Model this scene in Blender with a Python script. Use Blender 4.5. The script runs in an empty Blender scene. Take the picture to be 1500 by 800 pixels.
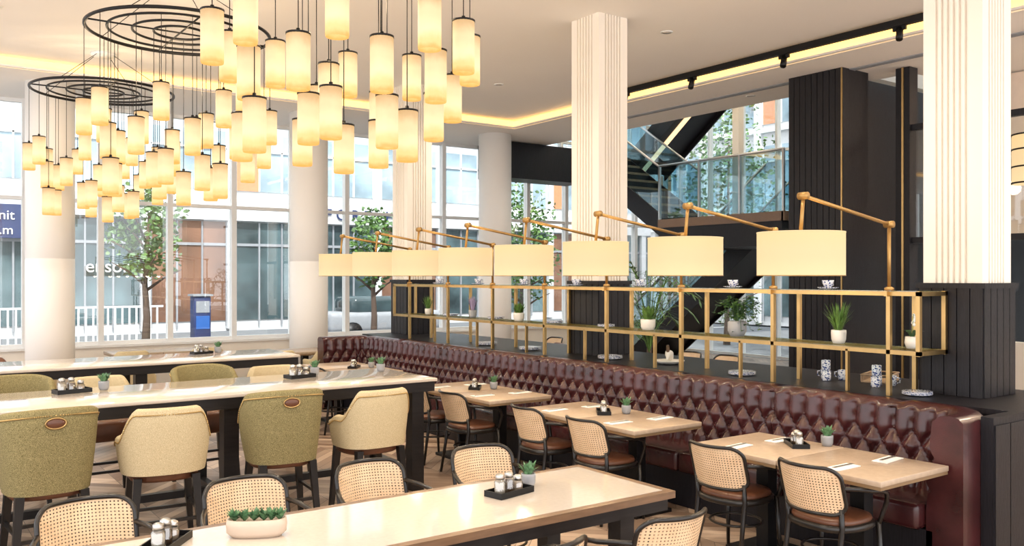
import bpy, bmesh, math, random
from mathutils import Vector, Matrix
random.seed(11)
pi=math.pi
# ------------------------------------------------------------ materials
def newmat(name):
    m=bpy.data.materials.new(name); m.use_nodes=True
    nt=m.node_tree
    return m,nt,nt.nodes['Principled BSDF']
def mat(name,col,rough=.5,metal=0,var=.06,scale=8,bump=0,bscale=60,spec=.5,coat=0,stretch=None,emit=None,es=0):
    m,nt,b=newmat(name)
    tc=nt.nodes.new('ShaderNodeTexCoord'); n=nt.nodes.new('ShaderNodeTexNoise'); n.inputs['Scale'].default_value=scale
    n.inputs['Detail'].default_value=4
    mp=nt.nodes.new('ShaderNodeMapping'); nt.links.new(tc.outputs['Object'],mp.inputs[0])
    if stretch: mp.inputs['Scale'].default_value=stretch
    nt.links.new(mp.outputs[0],n.inputs['Vector'])
    r=nt.nodes.new('ShaderNodeValToRGB')
    r.color_ramp.elements[0].position=.3; r.color_ramp.elements[1].position=.7
    r.color_ramp.elements[0].color=[max(0,c*(1-var)) for c in col]+[1]
    r.color_ramp.elements[1].color=[min(1,c*(1+var)) for c in col]+[1]
    nt.links.new(n.outputs['Fac'],r.inputs[0]); nt.links.new(r.outputs[0],b.inputs['Base Color'])
    b.inputs['Roughness'].default_value=rough; b.inputs['Metallic'].default_value=metal
    b.inputs['Specular IOR Level'].default_value=spec; b.inputs['Coat Weight'].default_value=coat
    if bump:
        n2=nt.nodes.new('ShaderNodeTexNoise'); n2.inputs['Scale'].default_value=bscale
        nt.links.new(mp.outputs[0],n2.inputs['Vector'])
        bp=nt.nodes.new('ShaderNodeBump'); bp.inputs['Strength'].default_value=bump; bp.inputs['Distance'].default_value=.01
        nt.links.new(n2.outputs['Fac'],bp.inputs['Height']); nt.links.new(bp.outputs[0],b.inputs['Normal'])
    if emit:
        b.inputs['Emission Color'].default_value=list(emit)+[1]; b.inputs['Emission Strength'].default_value=es
    return m
def glassmat(name,tint,gl=.08,rough=.0):
    m=bpy.data.materials.new(name); m.use_nodes=True; nt=m.node_tree; nt.nodes.clear()
    o=nt.nodes.new('ShaderNodeOutputMaterial'); mx=nt.nodes.new('ShaderNodeMixShader')
    t=nt.nodes.new('ShaderNodeBsdfTransparent'); t.inputs[0].default_value=list(tint)+[1]
    g=nt.nodes.new('ShaderNodeBsdfGlossy'); g.inputs['Roughness'].default_value=rough
    mx.inputs[0].default_value=gl
    nt.links.new(t.outputs[0],mx.inputs[1]); nt.links.new(g.outputs[0],mx.inputs[2]); nt.links.new(mx.outputs[0],o.inputs[0])
    return m
def math_(nt,op,a,b=None):
    n=nt.nodes.new('ShaderNodeMath'); n.operation=op
    for i,x in enumerate((a,b)):
        if x is None: continue
        if isinstance(x,(int,float)): n.inputs[i].default_value=x
        else: nt.links.new(x,n.inputs[i])
    return n.outputs[0]
def floormat():
    m,nt,b=newmat('herringbone_oak')
    tc=nt.nodes.new('ShaderNodeTexCoord'); s=nt.nodes.new('ShaderNodeSeparateXYZ'); nt.links.new(tc.outputs['Object'],s.inputs[0])
    x,y=s.outputs[0],s.outputs[1]
    W=.9
    fx=math_(nt,'FRACT',math_(nt,'DIVIDE',x,W)); tri=math_(nt,'ABSOLUTE',math_(nt,'SUBTRACT',fx,.5))
    v=math_(nt,'DIVIDE',math_(nt,'ADD',y,math_(nt,'MULTIPLY',tri,W)),.14)
    iv=math_(nt,'FLOOR',v); fv=math_(nt,'FRACT',v)
    col=math_(nt,'FLOOR',math_(nt,'DIVIDE',x,W/2))
    cb=nt.nodes.new('ShaderNodeCombineXYZ'); nt.links.new(iv,cb.inputs[0]); nt.links.new(col,cb.inputs[1])
    wn=nt.nodes.new('ShaderNodeTexWhiteNoise'); nt.links.new(cb.outputs[0],wn.inputs[0])
    r=nt.nodes.new('ShaderNodeValToRGB'); r.color_ramp.elements[0].color=(.17,.105,.07,1); r.color_ramp.elements[1].color=(.52,.39,.29,1)
    nt.links.new(wn.outputs['Value'],r.inputs[0])
    seam=math_(nt,'MINIMUM',math_(nt,'GREATER_THAN',fv,.05),math_(nt,'GREATER_THAN',math_(nt,'FRACT',math_(nt,'DIVIDE',x,W/2)),.012))
    mx=nt.nodes.new('ShaderNodeMix'); mx.data_type='RGBA'; nt.links.new(seam,mx.inputs[0])
    mx.inputs[6].default_value=(.06,.04,.03,1); nt.links.new(r.outputs[0],mx.inputs[7])
    nt.links.new(mx.outputs[2],b.inputs['Base Color']); b.inputs['Roughness'].default_value=.38
    return m
def canemat():
    m,nt,b=newmat('woven_cane')
    b.inputs['Roughness'].default_value=.55
    tc=nt.nodes.new('ShaderNodeTexCoord'); s=nt.nodes.new('ShaderNodeSeparateXYZ'); nt.links.new(tc.outputs['Object'],s.inputs[0])
    k=2*pi/.0165
    a=math_(nt,'SINE',math_(nt,'MULTIPLY',s.outputs[0],k)); c=math_(nt,'SINE',math_(nt,'MULTIPLY',s.outputs[2],k))
    hole=math_(nt,'GREATER_THAN',math_(nt,'MULTIPLY',math_(nt,'MAXIMUM',a,0.0),math_(nt,'MAXIMUM',c,0.0)),.28)
    n=nt.nodes.new('ShaderNodeTexNoise'); n.inputs['Scale'].default_value=12
    r=nt.nodes.new('ShaderNodeValToRGB'); r.color_ramp.elements[0].color=(.62,.42,.24,1); r.color_ramp.elements[1].color=(.84,.63,.42,1)
    nt.links.new(tc.outputs['Object'],n.inputs[0]); nt.links.new(n.outputs['Fac'],r.inputs[0]); nt.links.new(r.outputs[0],b.inputs['Base Color'])
    nt.links.new(math_(nt,'SUBTRACT',1.0,hole),b.inputs['Alpha'])
    return m
def tweedmat(name,c1,c2,sc=160):
    m,nt,b=newmat(name); b.inputs['Roughness'].default_value=.85; b.inputs['Specular IOR Level'].default_value=.25
    tc=nt.nodes.new('ShaderNodeTexCoord')
    mp=nt.nodes.new('ShaderNodeMapping'); mp.inputs['Rotation'].default_value=(0,.7,.3); nt.links.new(tc.outputs['Object'],mp.inputs[0])
    n=nt.nodes.new('ShaderNodeTexNoise'); n.inputs['Scale'].default_value=sc; n.inputs['Detail'].default_value=3; nt.links.new(mp.outputs[0],n.inputs['Vector'])
    r=nt.nodes.new('ShaderNodeValToRGB'); r.color_ramp.elements[0].position=.36; r.color_ramp.elements[1].position=.64
    r.color_ramp.elements[0].color=list(c1)+[1]; r.color_ramp.elements[1].color=list(c2)+[1]
    nt.links.new(n.outputs['Fac'],r.inputs[0]); nt.links.new(r.outputs[0],b.inputs['Base Color'])
    bp=nt.nodes.new('ShaderNodeBump'); bp.inputs['Strength'].default_value=.3; bp.inputs['Distance'].default_value=.004
    nt.links.new(n.outputs['Fac'],bp.inputs['Height']); nt.links.new(bp.outputs[0],b.inputs['Normal'])
    return m
def bluewhite():
    m,nt,b=newmat('blue_white_ceramic'); b.inputs['Roughness'].default_value=.15
    tc=nt.nodes.new('ShaderNodeTexCoord'); v=nt.nodes.new('ShaderNodeTexVoronoi'); v.inputs['Scale'].default_value=60
    nt.links.new(tc.outputs['Object'],v.inputs['Vector'])
    r=nt.nodes.new('ShaderNodeValToRGB'); r.color_ramp.interpolation='CONSTANT'
    r.color_ramp.elements[0].color=(.03,.06,.22,1); r.color_ramp.elements[1].position=.42; r.color_ramp.elements[1].color=(.66,.68,.74,1)
    nt.links.new(v.outputs['Distance'],r.inputs[0]); nt.links.new(r.outputs[0],b.inputs['Base Color'])
    return m
def shademat(name,stops,es,base=.3):
    # stops: emission colour along the height of the shade (attribute 'glow' stored on the mesh, 0 bottom..1 top)
    m,nt,b=newmat(name)
    at=nt.nodes.new('ShaderNodeAttribute'); at.attribute_name='glow'
    tc=nt.nodes.new('ShaderNodeTexCoord'); n=nt.nodes.new('ShaderNodeTexNoise'); n.inputs['Scale'].default_value=14
    nt.links.new(tc.outputs['Object'],n.inputs['Vector'])
    f=math_(nt,'ADD',at.outputs['Fac'],math_(nt,'MULTIPLY',math_(nt,'SUBTRACT',n.outputs['Fac'],.5),.16))
    r=nt.nodes.new('ShaderNodeValToRGB'); cr=r.color_ramp; cr.interpolation='EASE'
    while len(cr.elements)<len(stops): cr.elements.new(.5)
    for e,(p,c) in zip(cr.elements,stops): e.position=p; e.color=list(c)+[1]
    nt.links.new(f,r.inputs[0]); nt.links.new(r.outputs[0],b.inputs['Emission Color'])
    b.inputs['Base Color'].default_value=(base,base*.80,base*.52,1)
    b.inputs['Emission Strength'].default_value=es; b.inputs['Roughness'].default_value=.7; b.inputs['Specular IOR Level'].default_value=.15
    return m

CEIL=mat('ceiling_paint',(.90,.865,.82),.8,var=.01,scale=1)
CREAM=mat('cream_paint',(.88,.82,.73),.6,var=.01,scale=2)
COLW=mat('white_column_paint',(.92,.90,.87),.5,var=.01,scale=2)
WHITE=mat('white_frame',(.85,.85,.84),.4,var=.02)
DWOOD=mat('black_stained_oak',(.010,.009,.012),.4,var=.35,scale=14,stretch=(6,6,.5),bump=.2,bscale=40,spec=.3)
DWOODH=mat('dark_table_wood',(.012,.010,.010),.35,var=.3,scale=10,stretch=(.5,5,5),spec=.35)
BENT=mat('ebonised_bentwood',(.010,.008,.007),.28,var=.2)
BRASS=mat('aged_brass',(.50,.34,.15),.36,1,var=.08)
GOLD=mat('brass_arm',(.46,.28,.10),.42,.8,var=.06)
BURG=mat('burgundy_leather',(.045,.010,.011),.24,var=.35,scale=5,bump=.12,bscale=180,coat=.15)
BROWN=mat('brown_leather',(.12,.045,.022),.35,var=.2,bump=.1,bscale=150)
TOPC=mat('cream_quartz_top',(.60,.53,.455),.09,var=.03,scale=40,coat=.3)
TOPB=mat('beige_table_top',(.45,.345,.25),.25,var=.06,scale=30)
TBORD=mat('walnut_border',(.18,.105,.06),.3,var=.15,stretch=(1,8,8))
EDGE=mat('table_edge_brass',(.26,.17,.09),.4,.3)
FLOOR=floormat(); CANE=canemat()
TWG=tweedmat('green_tweed',(.10,.085,.032),(.36,.30,.145),260); TWC=tweedmat('oatmeal_tweed',(.40,.32,.18),(.68,.57,.37),320)
NAIL=mat('brass_nail',(.6,.42,.18),.3,1)
BLACK=mat('black_metal',(.010,.010,.011),.4,.5)
PORC=shademat('porcelain_glow',[(0,(.95,.42,.08)),(.13,(1,.64,.24)),(.36,(1,.82,.47)),(.66,(.92,.68,.38)),(1,(.60,.36,.16))],1.0,.17)
LSH=shademat('linen_shade',[(0,(1,.74,.40)),(.5,(.90,.66,.36)),(1,(.95,.66,.32))],.82,.22)
BULB=mat('lamp_bulb',(1,.8,.5),.5,emit=(1,.78,.45),es=1.5)
COVE=mat('cove_led',(1,.7,.3),.6,emit=(1,.60,.20),es=1.7)
LED=mat('stair_led',(1,.8,.5),.6,emit=(1,.70,.40),es=1.2)
GLASS=glassmat('window_glass',(.97,.99,.99),.06)
GLT=glassmat('balustrade_glass',(.66,.80,.84),.12)
GLS=glassmat('shelf_glass',(.82,.9,.86),.15)
GLJ=glassmat('jar_glass',(.8,.8,.78),.25)
BW=bluewhite()
POTW=mat('white_pot',(.70,.67,.62),.4); SAND=mat('sand_ceramic',(.56,.45,.36),.5,var=.05)
GREY=mat('grey_pot',(.30,.31,.33),.6)
LEAF=mat('leaf_green',(.10,.20,.04),.5,var=.5,scale=20); LEAFD=mat('leaf_dark',(.04,.11,.035),.45,var=.5,scale=12)
LEAFT=mat('street_leaf',(.16,.26,.12),.7,var=.5,scale=12)
LAV=mat('lavender',(.36,.30,.48),.7); SUCC=mat('succulent',(.12,.25,.12),.5,var=.4,scale=40)
PAPER=mat('paper_white',(.80,.78,.74),.7)
SPICE=mat('salt',(.6,.55,.48),.8); PEPPER=mat('pepper',(.12,.07,.04),.8,var=.5,scale=200)
FAB=mat('stone_facade',(.66,.67,.68),.8,var=.05,scale=1)
SHOP=mat('shop_glass',(.08,.12,.13),.1,var=.8,scale=.5)
SHOPB=mat('shop_brown',(.20,.10,.06),.5,var=.5,scale=.7)
OFFG=mat('office_glass',(.36,.47,.54),.12,var=.45,scale=.5)
ROAD=mat('asphalt',(.085,.095,.11),.9,var=.15,scale=3); PAVE=mat('pavement',(.17,.18,.19),.9,var=.1,scale=2)
BLUE=mat('blue_panel',(.03,.12,.40),.5); NAVY=mat('navy_sign',(.02,.035,.12),.5)
BARK=mat('bark',(.12,.08,.06),.9); BAL=mat('stair_wood',(.30,.20,.12),.45,var=.2,stretch=(1,6,6))
STEEL=mat('steel',(.5,.5,.5),.3,1); TERR=mat('terracotta_panel',(.62,.28,.14),.7)
PEACH=mat('peach_wall',(.80,.66,.55),.6,var=.03)

# ------------------------------------------------------------ mesh builder
class MB:
    def __init__(s): s.v=[];s.f=[];s.mi=[];s.sm=[];s.mats=[];s.g={}
    def idx(s,m):
        if m not in s.mats: s.mats.append(m)
        return s.mats.index(m)
    def add(s,vs,fs,m,smooth=False):
        o=len(s.v); s.v+= [tuple(v) for v in vs]; k=s.idx(m)
        for f in fs: s.f.append([i+o for i in f]); s.mi.append(k); s.sm.append(smooth)
    def box(s,x0,x1,y0,y1,z0,z1,m):
        vs=[(x,y,z) for z in(z0,z1) for y in(y0,y1) for x in(x0,x1)]
        s.add(vs,[(0,2,3,1),(4,5,7,6),(0,1,5,4),(2,6,7,3),(0,4,6,2),(1,3,7,5)],m)
    def cbox(s,c,d,m,rz=0):
        ca,sa=math.cos(rz),math.sin(rz); vs=[]
        for z in(-.5,.5):
            for y in(-.5,.5):
                for x in(-.5,.5):
                    X=x*d[0];Y=y*d[1]; vs.append((c[0]+X*ca-Y*sa,c[1]+X*sa+Y*ca,c[2]+z*d[2]))
        s.add(vs,[(0,2,3,1),(4,5,7,6),(0,1,5,4),(2,6,7,3),(0,4,6,2),(1,3,7,5)],m)
    def rbox(s,x0,x1,y0,y1,z0,z1,m,r=.02,seg=3):
        bm=bmesh.new(); bmesh.ops.create_cube(bm,size=1)
        for v in bm.verts: v.co=Vector(((x0+x1)/2+v.co.x*(x1-x0),(y0+y1)/2+v.co.y*(y1-y0),(z0+z1)/2+v.co.z*(z1-z0)))
        bmesh.ops.bevel(bm,geom=bm.edges[:],offset=r,segments=seg,affect='EDGES',profile=.5)
        bm.verts.index_update(); s.add([v.co for v in bm.verts],[[v.index for v in f.verts] for f in bm.faces],m,True); bm.free()
    def tube(s,pts,r,m,n=8,closed=False,flat=False):
        P=[Vector(p) for p in pts]; N=len(P); R=r if isinstance(r,(list,tuple)) else [r]*N
        vs=[];up=None
        for i in range(N):
            if closed: t=P[(i+1)%N]-P[i-1]
            else: t=P[min(i+1,N-1)]-P[max(i-1,0)]
            t.normalize()
            if up is None:
                up=Vector((0,0,1)) if abs(t.z)<.9 else Vector((1,0,0))
            up=(up-t*up.dot(t))
            if up.length<1e-4: up=t.orthogonal()
            up.normalize(); b=t.cross(up)
            for k in range(n):
                a=2*pi*k/n+(pi/4 if n==4 else 0); vs.append(P[i]+(up*math.cos(a)+b*math.sin(a))*R[i])
        fs=[]
        for i in range(N if closed else N-1):
            j=(i+1)%N
            for k in range(n): fs.append((i*n+k,i*n+(k+1)%n,j*n+(k+1)%n,j*n+k))
        if not closed: fs.append(list(range(n-1,-1,-1))); fs.append([(N-1)*n+k for k in range(n)])
        s.add(vs,fs,m,n>4 and not flat)
    def lathe(s,prof,c,m,n=20,smooth=True,cap=True,glow=False):
        vs=[];fs=[]; o=len(s.v)
        for r,z in prof:
            for k in range(n): vs.append((c[0]+r*math.cos(2*pi*k/n),c[1]+r*math.sin(2*pi*k/n),c[2]+z))
        if glow:
            za,zb=prof[0][1],prof[-1][1]
            for i,(r,z) in enumerate(prof):
                for k in range(n): s.g[o+i*n+k]=(z-za)/(zb-za)
        for i in range(len(prof)-1):
            for k in range(n): fs.append((i*n+k,i*n+(k+1)%n,(i+1)*n+(k+1)%n,(i+1)*n+k))
        if cap: fs.append(list(range(n-1,-1,-1))); fs.append([(len(prof)-1)*n+k for k in range(n)])
        s.add(vs,fs,m,smooth)
    def ell(s,c,r,m,nu=10,nv=6):
        vs=[(c[0],c[1],c[2]-r[2])];fs=[]
        for j in range(1,nv):
            a=-pi/2+pi*j/nv
            for k in range(nu): vs.append((c[0]+r[0]*math.cos(a)*math.cos(2*pi*k/nu),c[1]+r[1]*math.cos(a)*math.sin(2*pi*k/nu),c[2]+r[2]*math.sin(a)))
        vs.append((c[0],c[1],c[2]+r[2])); L=len(vs)-1
        for k in range(nu):
            fs.append((0,1+(k+1)%nu,1+k)); fs.append((L,L-nu+k,L-nu+(k+1)%nu))
        for j in range(nv-2):
            for k in range(nu): a=1+j*nu; fs.append((a+k,a+(k+1)%nu,a+nu+(k+1)%nu,a+nu+k))
        s.add(vs,fs,m,True)
    def prismx(s,poly,x0,x1,m):
        n=len(poly); vs=[(x0,y,z) for y,z in poly]+[(x1,y,z) for y,z in poly]
        s.add(vs,[list(range(n)),list(range(2*n-1,n-1,-1))]+[(i,(i+1)%n,n+(i+1)%n,n+i) for i in range(n)],m)
    def prismz(s,poly,z0,z1,m):
        n=len(poly); vs=[(x,y,z0) for x,y in poly]+[(x,y,z1) for x,y in poly]
        s.add(vs,[list(range(n-1,-1,-1)),list(range(n,2*n))]+[(i,(i+1)%n,n+(i+1)%n,n+i) for i in range(n)],m)
    def blade(s,base,tip,w,m,sag=.0,twist=None):
        b=Vector(base);t=Vector(tip);d=t-b
        side=d.cross(Vector((0,0,1)))
        if side.length<1e-4: side=Vector((1,0,0))
        side.normalize()
        if twist is not None: side=(Matrix.Rotation(twist,3,d.normalized())@side)
        mid=b+d*.55+Vector((0,0,sag)); 
        s.add([b-side*w*.25,b+side*w*.25,mid+side*w*.5,mid-side*w*.5,t],[(0,1,2,3),(3,2,4)],m,True)
    def make(s,name,loc=(0,0,0),rz=0):
        me=bpy.data.meshes.new(name); me.from_pydata(s.v,[],s.f)
        for m in s.mats: me.materials.append(m)
        me.polygons.foreach_set('material_index',s.mi); me.polygons.foreach_set('use_smooth',s.sm); me.update()
        bm=bmesh.new(); bm.from_mesh(me); bmesh.ops.recalc_face_normals(bm,faces=bm.faces[:]); bm.to_mesh(me); bm.free()
        if s.g:
            a=me.attributes.new('glow','FLOAT','POINT'); a.data.foreach_set('value',[s.g.get(i,.5) for i in range(len(s.v))])
        o=bpy.data.objects.new(name,me); bpy.context.collection.objects.link(o); o.location=loc; o.rotation_euler=(0,0,rz); return o
def inst(o,name,loc,rz=0,sc=1):
    c=bpy.data.objects.new(name,o.data); bpy.context.collection.objects.link(c); c.location=loc; c.rotation_euler=(0,0,rz); c.scale=(sc,sc,sc); return c
def place(o,name,lst):
    first=True
    for l in lst:
        loc=l[:3]; rz=l[3] if len(l)>3 else 0; sc=l[4] if len(l)>4 else 1
        if first: o.location=loc; o.rotation_euler=(0,0,rz); o.scale=(sc,sc,sc); first=False
        else: inst(o,name,loc,rz,sc)

# ------------------------------------------------------------ room shell
b=MB(); b.box(-6,17,-4,16.1,-.1,0,FLOOR); b.make('floor')
b=MB(); b.box(-6,9.9,-4,13.7,4.95,5.1,CEIL)
b.box(9.9,11.7,-4,16.1,4.80,5.1,CEIL); b.box(-6,9.9,13.7,16.1,4.80,5.1,CEIL); b.make('ceiling')
b=MB(); b.box(11.7,17.2,-4,16.1,8.0,8.15,CEIL); b.box(11.6,11.7,-4,16.1,5.1,8.0,CREAM); b.make('ceiling_stairwell')
b=MB(); b.box(9.86,9.9,-4,13.7,4.83,4.93,COVE); b.box(-6,9.86,13.66,13.7,4.83,4.93,COVE)
b.box(9.80,9.86,-4,13.62,4.80,4.825,CEIL); b.box(-6,9.8,13.60,13.66,4.80,4.825,CEIL); b.make('trim_1')
b=MB()
b.box(9.52,9.59,-2,11.2,4.85,4.93,BLACK)
for y in (4.0,5.6,7.2,8.8,10.2):
    b.box(9.54,9.57,y-.08,y+.08,4.80,4.85,BLACK); b.tube([(9.56,y,4.82),(9.48,y-.04,4.68)],.04,BLACK,10)
b.make('track_light')
b=MB()
for k in range(4): b.box(10.75+k*.035,10.765+k*.035,2,11.5,4.785,4.80,GREY)
b.make('ceiling_vent_strip')
b=MB()
for k in range(6): b.lathe([(.1+.06*k,0),(.13+.06*k,-.015)],(1.1,9.0,4.95),GREY,24,cap=False)
b.make('ceiling_vent')
b=MB(); b.box(-6,17,15.9,16.1,0,.76,CREAM); b.box(-6,17,15.85,16.15,.76,.80,WHITE); b.make('wall_street')
wb=MB(); W=1.12
wb.box(-W/2,-W/2+.045,-.07,.07,.80,4.80,WHITE); wb.box(W/2-.045,W/2,-.07,.07,.80,4.80,WHITE)
for z in (.80,3.18,4.74): wb.box(-W/2+.045,W/2-.045,-.05,.05,z,z+.06,WHITE)
wb.box(-W/2+.045,W/2-.045,-.006,.006,.86,3.18,GLASS); wb.box(-W/2+.045,W/2-.045,-.006,.006,3.24,4.74,GLASS)
w0=wb.make('window_1',(-5.44,16,0))
for i in range(1,20): inst(w0,'window_%d'%(i+1),(-5.44+i*W,16,0))
b=MB()
for x in (11.8,12.9,14.0,15.1,16.2,17.0): b.box(x-.03,x+.03,15.93,16.07,4.80,8,WHITE)
for z in (5.1,6.5,7.9): b.box(11.7,17.1,15.95,16.05,z-.03,z+.03,WHITE)
b.box(11.7,17,15.99,16.0,4.8,8,GLASS); b.make('window_21')
b=MB()
for i in range(20):
    y=-3.5+i*1.03; b.box(16.93,17.07,y-.03,y+.03,0,8,WHITE)
for z in (.05,2.5,4.9,6.5,7.9): b.box(16.94,17.06,-4,16,z-.03,z+.03,WHITE)
b.box(16.995,17.005,-4,16,0,8,GLASS); b.make('window_22')
b=MB(); b.box(13.2,13.4,-4,7.0,0,1.0,CREAM); b.box(13.2,13.4,-4,7.0,2.5,4.88,PEACH)
for y in (-4,-1.2,1.4,3.9,6.3): b.box(13.2,13.4,y,y+.6,1.0,2.5,CREAM)
b.make('wall_partition')
b=MB(); b.box(11.72,13.3,-4,6.9,4.9,5.0,CEIL); b.make('ceiling_side')
b=MB()
for y in (6.45,4.3,2.1,-.1,-2.4): b.box(11.25,11.45,y,y+.2,0,4.79,DWOOD); b.box(11.235,11.25,y+.08,y+.11,0,4.79,BRASS)
for z in (2.4,3.93): b.box(11.3,11.4,-4,6.6,z,z+.08,DWOOD)
b.box(11.33,11.35,-4,6.6,2.48,3.93,GLASS)
b.make('glazed_screen')

# ------------------------------------------------------------ columns
def fluted_outline(x0,x1,y0,y1,margin=.09,nf=6,d=.022):
    def side(p,q,nx,ny):
        L=math.dist(p,q); ux,uy=(q[0]-p[0])/L,(q[1]-p[1])/L; out=[p]; fw=(L-2*margin)/nf
        for i in range(nf):
            a=margin+i*fw
            for s_,dd in ((.10,0),(.16,d),(.52,d),(.58,0)):
                out.append((p[0]+ux*(a+fw*s_)-nx*dd,p[1]+uy*(a+fw*s_)-ny*dd))
        return out
    return side((x0,y0),(x1,y0),0,-1)+side((x1,y0),(x1,y1),1,0)+side((x1,y1),(x0,y1),0,1)+side((x0,y1),(x0,y0),-1,0)
for (x0,y0,x1,y1) in ((6.58,3.21,7.02,3.66),(6.58,7.47,7.02,7.95),(6.58,11.93,7.02,12.4)):
    b=MB(); b.prismz(fluted_outline(x0,x1,y0,y1),1.9,4.95,CREAM)
    e=.02; b.box(x0-e+.006,x1+e-.006,y0-e+.006,y1+e-.006,1.05,1.86,DWOOD)
    n=5
    for i in range(n):
        w=(y1-y0+2*e)/n; b.box(x0-e-.006,x0-e+.01,y0-e+i*w+.004,y0-e+(i+1)*w-.004,1.05,1.86,DWOOD)
        w=(x1-x0+2*e)/n; b.box(x0-e+i*w+.004,x0-e+(i+1)*w-.004,y0-e-.006,y0-e+.01,1.05,1.86,DWOOD)
        b.box(x0-e+i*w+.004,x0-e+(i+1)*w-.004,y1+e-.01,y1+e+.006,1.05,1.86,DWOOD)
    b.box(x0-e-.02,x1+e+.02,y0-e-.02,y1+e+.02,1.86,1.9,DWOOD)
    b.make('fluted_column')
b=MB(); b.lathe([(.33,0),(.33,2.2),(.325,2.205),(.325,2.215),(.33,2.22),(.33,4.8)],(0,0,0),COLW,40); o=b.make('round_column')
place(o,'round_column',[(2.0,14.5,0),(6.04,14.5,0),(10.0,14.5,0)])
b=MB(); b.box(10.6,11.2,7.03,7.9,0,4.80,DWOOD)
for i in range(9): b.box(10.585,10.6,7.05+i*.095,7.05+i*.095+.085,0,4.8,DWOOD)
b.box(10.58,10.61,7.035,7.05,0,4.8,BRASS)
b.make('dark_clad_column')

# ------------------------------------------------------------ cabinet / counter behind banquette
b=MB(); b.box(6.13,7.3,2.80,12.5,0,1.01,DWOOD)
b.box(6.11,7.34,2.74,12.54,1.01,1.048,DWOOD)
b.box(5.72,6.13,2.72,2.80,0,1.05,DWOOD); b.box(6.13,7.34,2.72,2.80,0,1.01,DWOOD)
for i in range(8): b.box(5.73+i*.2,5.73+i*.2+.19,2.71,2.72,.1,1.0,DWOOD)
b.box(5.70,7.34,2.70,2.82,0,.1,DWOOD)
b.make('banquette_counter')

# ------------------------------------------------------------ tufted banquette
path=[]
def seg(p,q,step=.0165):
    n=max(1,int(round(math.dist(p,q)/step)))
    for i in range(n): path.append((p[0]+(q[0]-p[0])*i/n,p[1]+(q[1]-p[1])*i/n))
def arc(c,r,a0,a1,step=.0165):
    n=int(abs(a1-a0)*r/step)
    for i in range(n):
        a=a0+(a1-a0)*i/n; path.append((c[0]+r*math.cos(a),c[1]+r*math.sin(a)))
seg((5.22,12.1),(5.7,12.1)); arc((5.7,11.8),.3,pi/2,0); seg((6.0,11.8),(6.0,3.22)); arc((5.68,3.22),.32,0,-pi/2); seg((5.68,2.9),(5.5,2.9)); path.append((5.5,2.9))
b=MB(); cols=[];acc=0;NV=40
Pw,Qh=.150,.215; ZB=.54; ZT=ZB+3*Qh/2
for i,p in enumerate(path):
    q=path[min(i+1,len(path)-1)]; pr=path[max(i-1,0)]
    tx,ty=q[0]-pr[0],q[1]-pr[1]; L=math.hypot(tx,ty); tx/=L;ty/=L; nx,ny=ty,-tx
    if i: acc+=math.dist(p,path[i-1])
    col=[]; ph=(acc+.3)%1.06; sm=min(ph,1.06-ph)
    for j in range(NV+1):
        v=j/NV; z=.44+.57*v; base=.11-.07*v
        zz=min(max(z,ZB),ZT)
        aa=acc/Pw+(zz-ZB)/Qh; bb=acc/Pw-(zz-ZB)/Qh
        fa=abs(math.sin(pi*aa));fb=abs(math.sin(pi*bb))
        pil=min(fa,fb)**.55
        if z>ZT or z<ZB:
            pil=max(pil, min(1,(z-ZT)/.09 if z>ZT else (ZB-z)/.12)*.6)
        seam=max(0,1-sm/.02)*.03
        col.append((p[0]+nx*(base+.062*pil-seam),p[1]+ny*(base+.062*pil-seam),z))
    sc=.018*max(0,1-sm/.08)
    for off,z in ((.085,1.025-sc),(.05,1.052-sc),(-.01,1.06-sc),(-.07,1.05-sc),(-.10,1.02-sc),(-.10,.5),(-.10,.0)):
        col.append((p[0]+nx*off,p[1]+ny*off,z))
    cols.append(col)
M=len(cols[0]); vs=[v for c in cols for v in c]
fs=[(i*M+j,i*M+j+1,(i+1)*M+j+1,(i+1)*M+j) for i in range(len(cols)-1) for j in range(M-1)]
b.add(vs,fs,BURG,True)
c=cols[-1]; b.add(c+[(c[0][0],c[0][1],0)],[list(range(M+1))],BURG)
c=cols[0]; b.add(c+[(c[0][0],c[0][1],0)],[list(range(M+1))],BURG)
dist=[0]
for i in range(1,len(path)): dist.append(dist[-1]+math.dist(path[i],path[i-1]))
for i in range(1,len(path)-1):
    p=path[i];q=path[i+1];pr=path[i-1]; L=math.dist(pr,q); tx,ty=(q[0]-pr[0])/L,(q[1]-pr[1])/L; nx,ny=ty,-tx
    for k in range(0,4):
        z=ZB+k*Qh/2
        a=dist[i]/Pw-(k%2)*.5; a0=dist[i-1]/Pw-(k%2)*.5
        if math.floor(a)!=math.floor(a0):
            off=.11-.07*(z-.44)/.57+.01
            b.ell((p[0]+nx*off,p[1]+ny*off,z),(.014,.014,.014),BURG,6,4)
y=3.05
while y<11.9:
    y2=min(y+1.06,11.95); b.rbox(5.42,5.92,y+.004,y2-.004,.30,.475,BURG,.035,3); y=y2
b.rbox(5.25,5.6,11.5,11.98,.30,.475,BURG,.03,2)
b.box(5.50,5.95,3.0,12.0,0,.30,DWOOD)
b.make('tufted_banquette')

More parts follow.
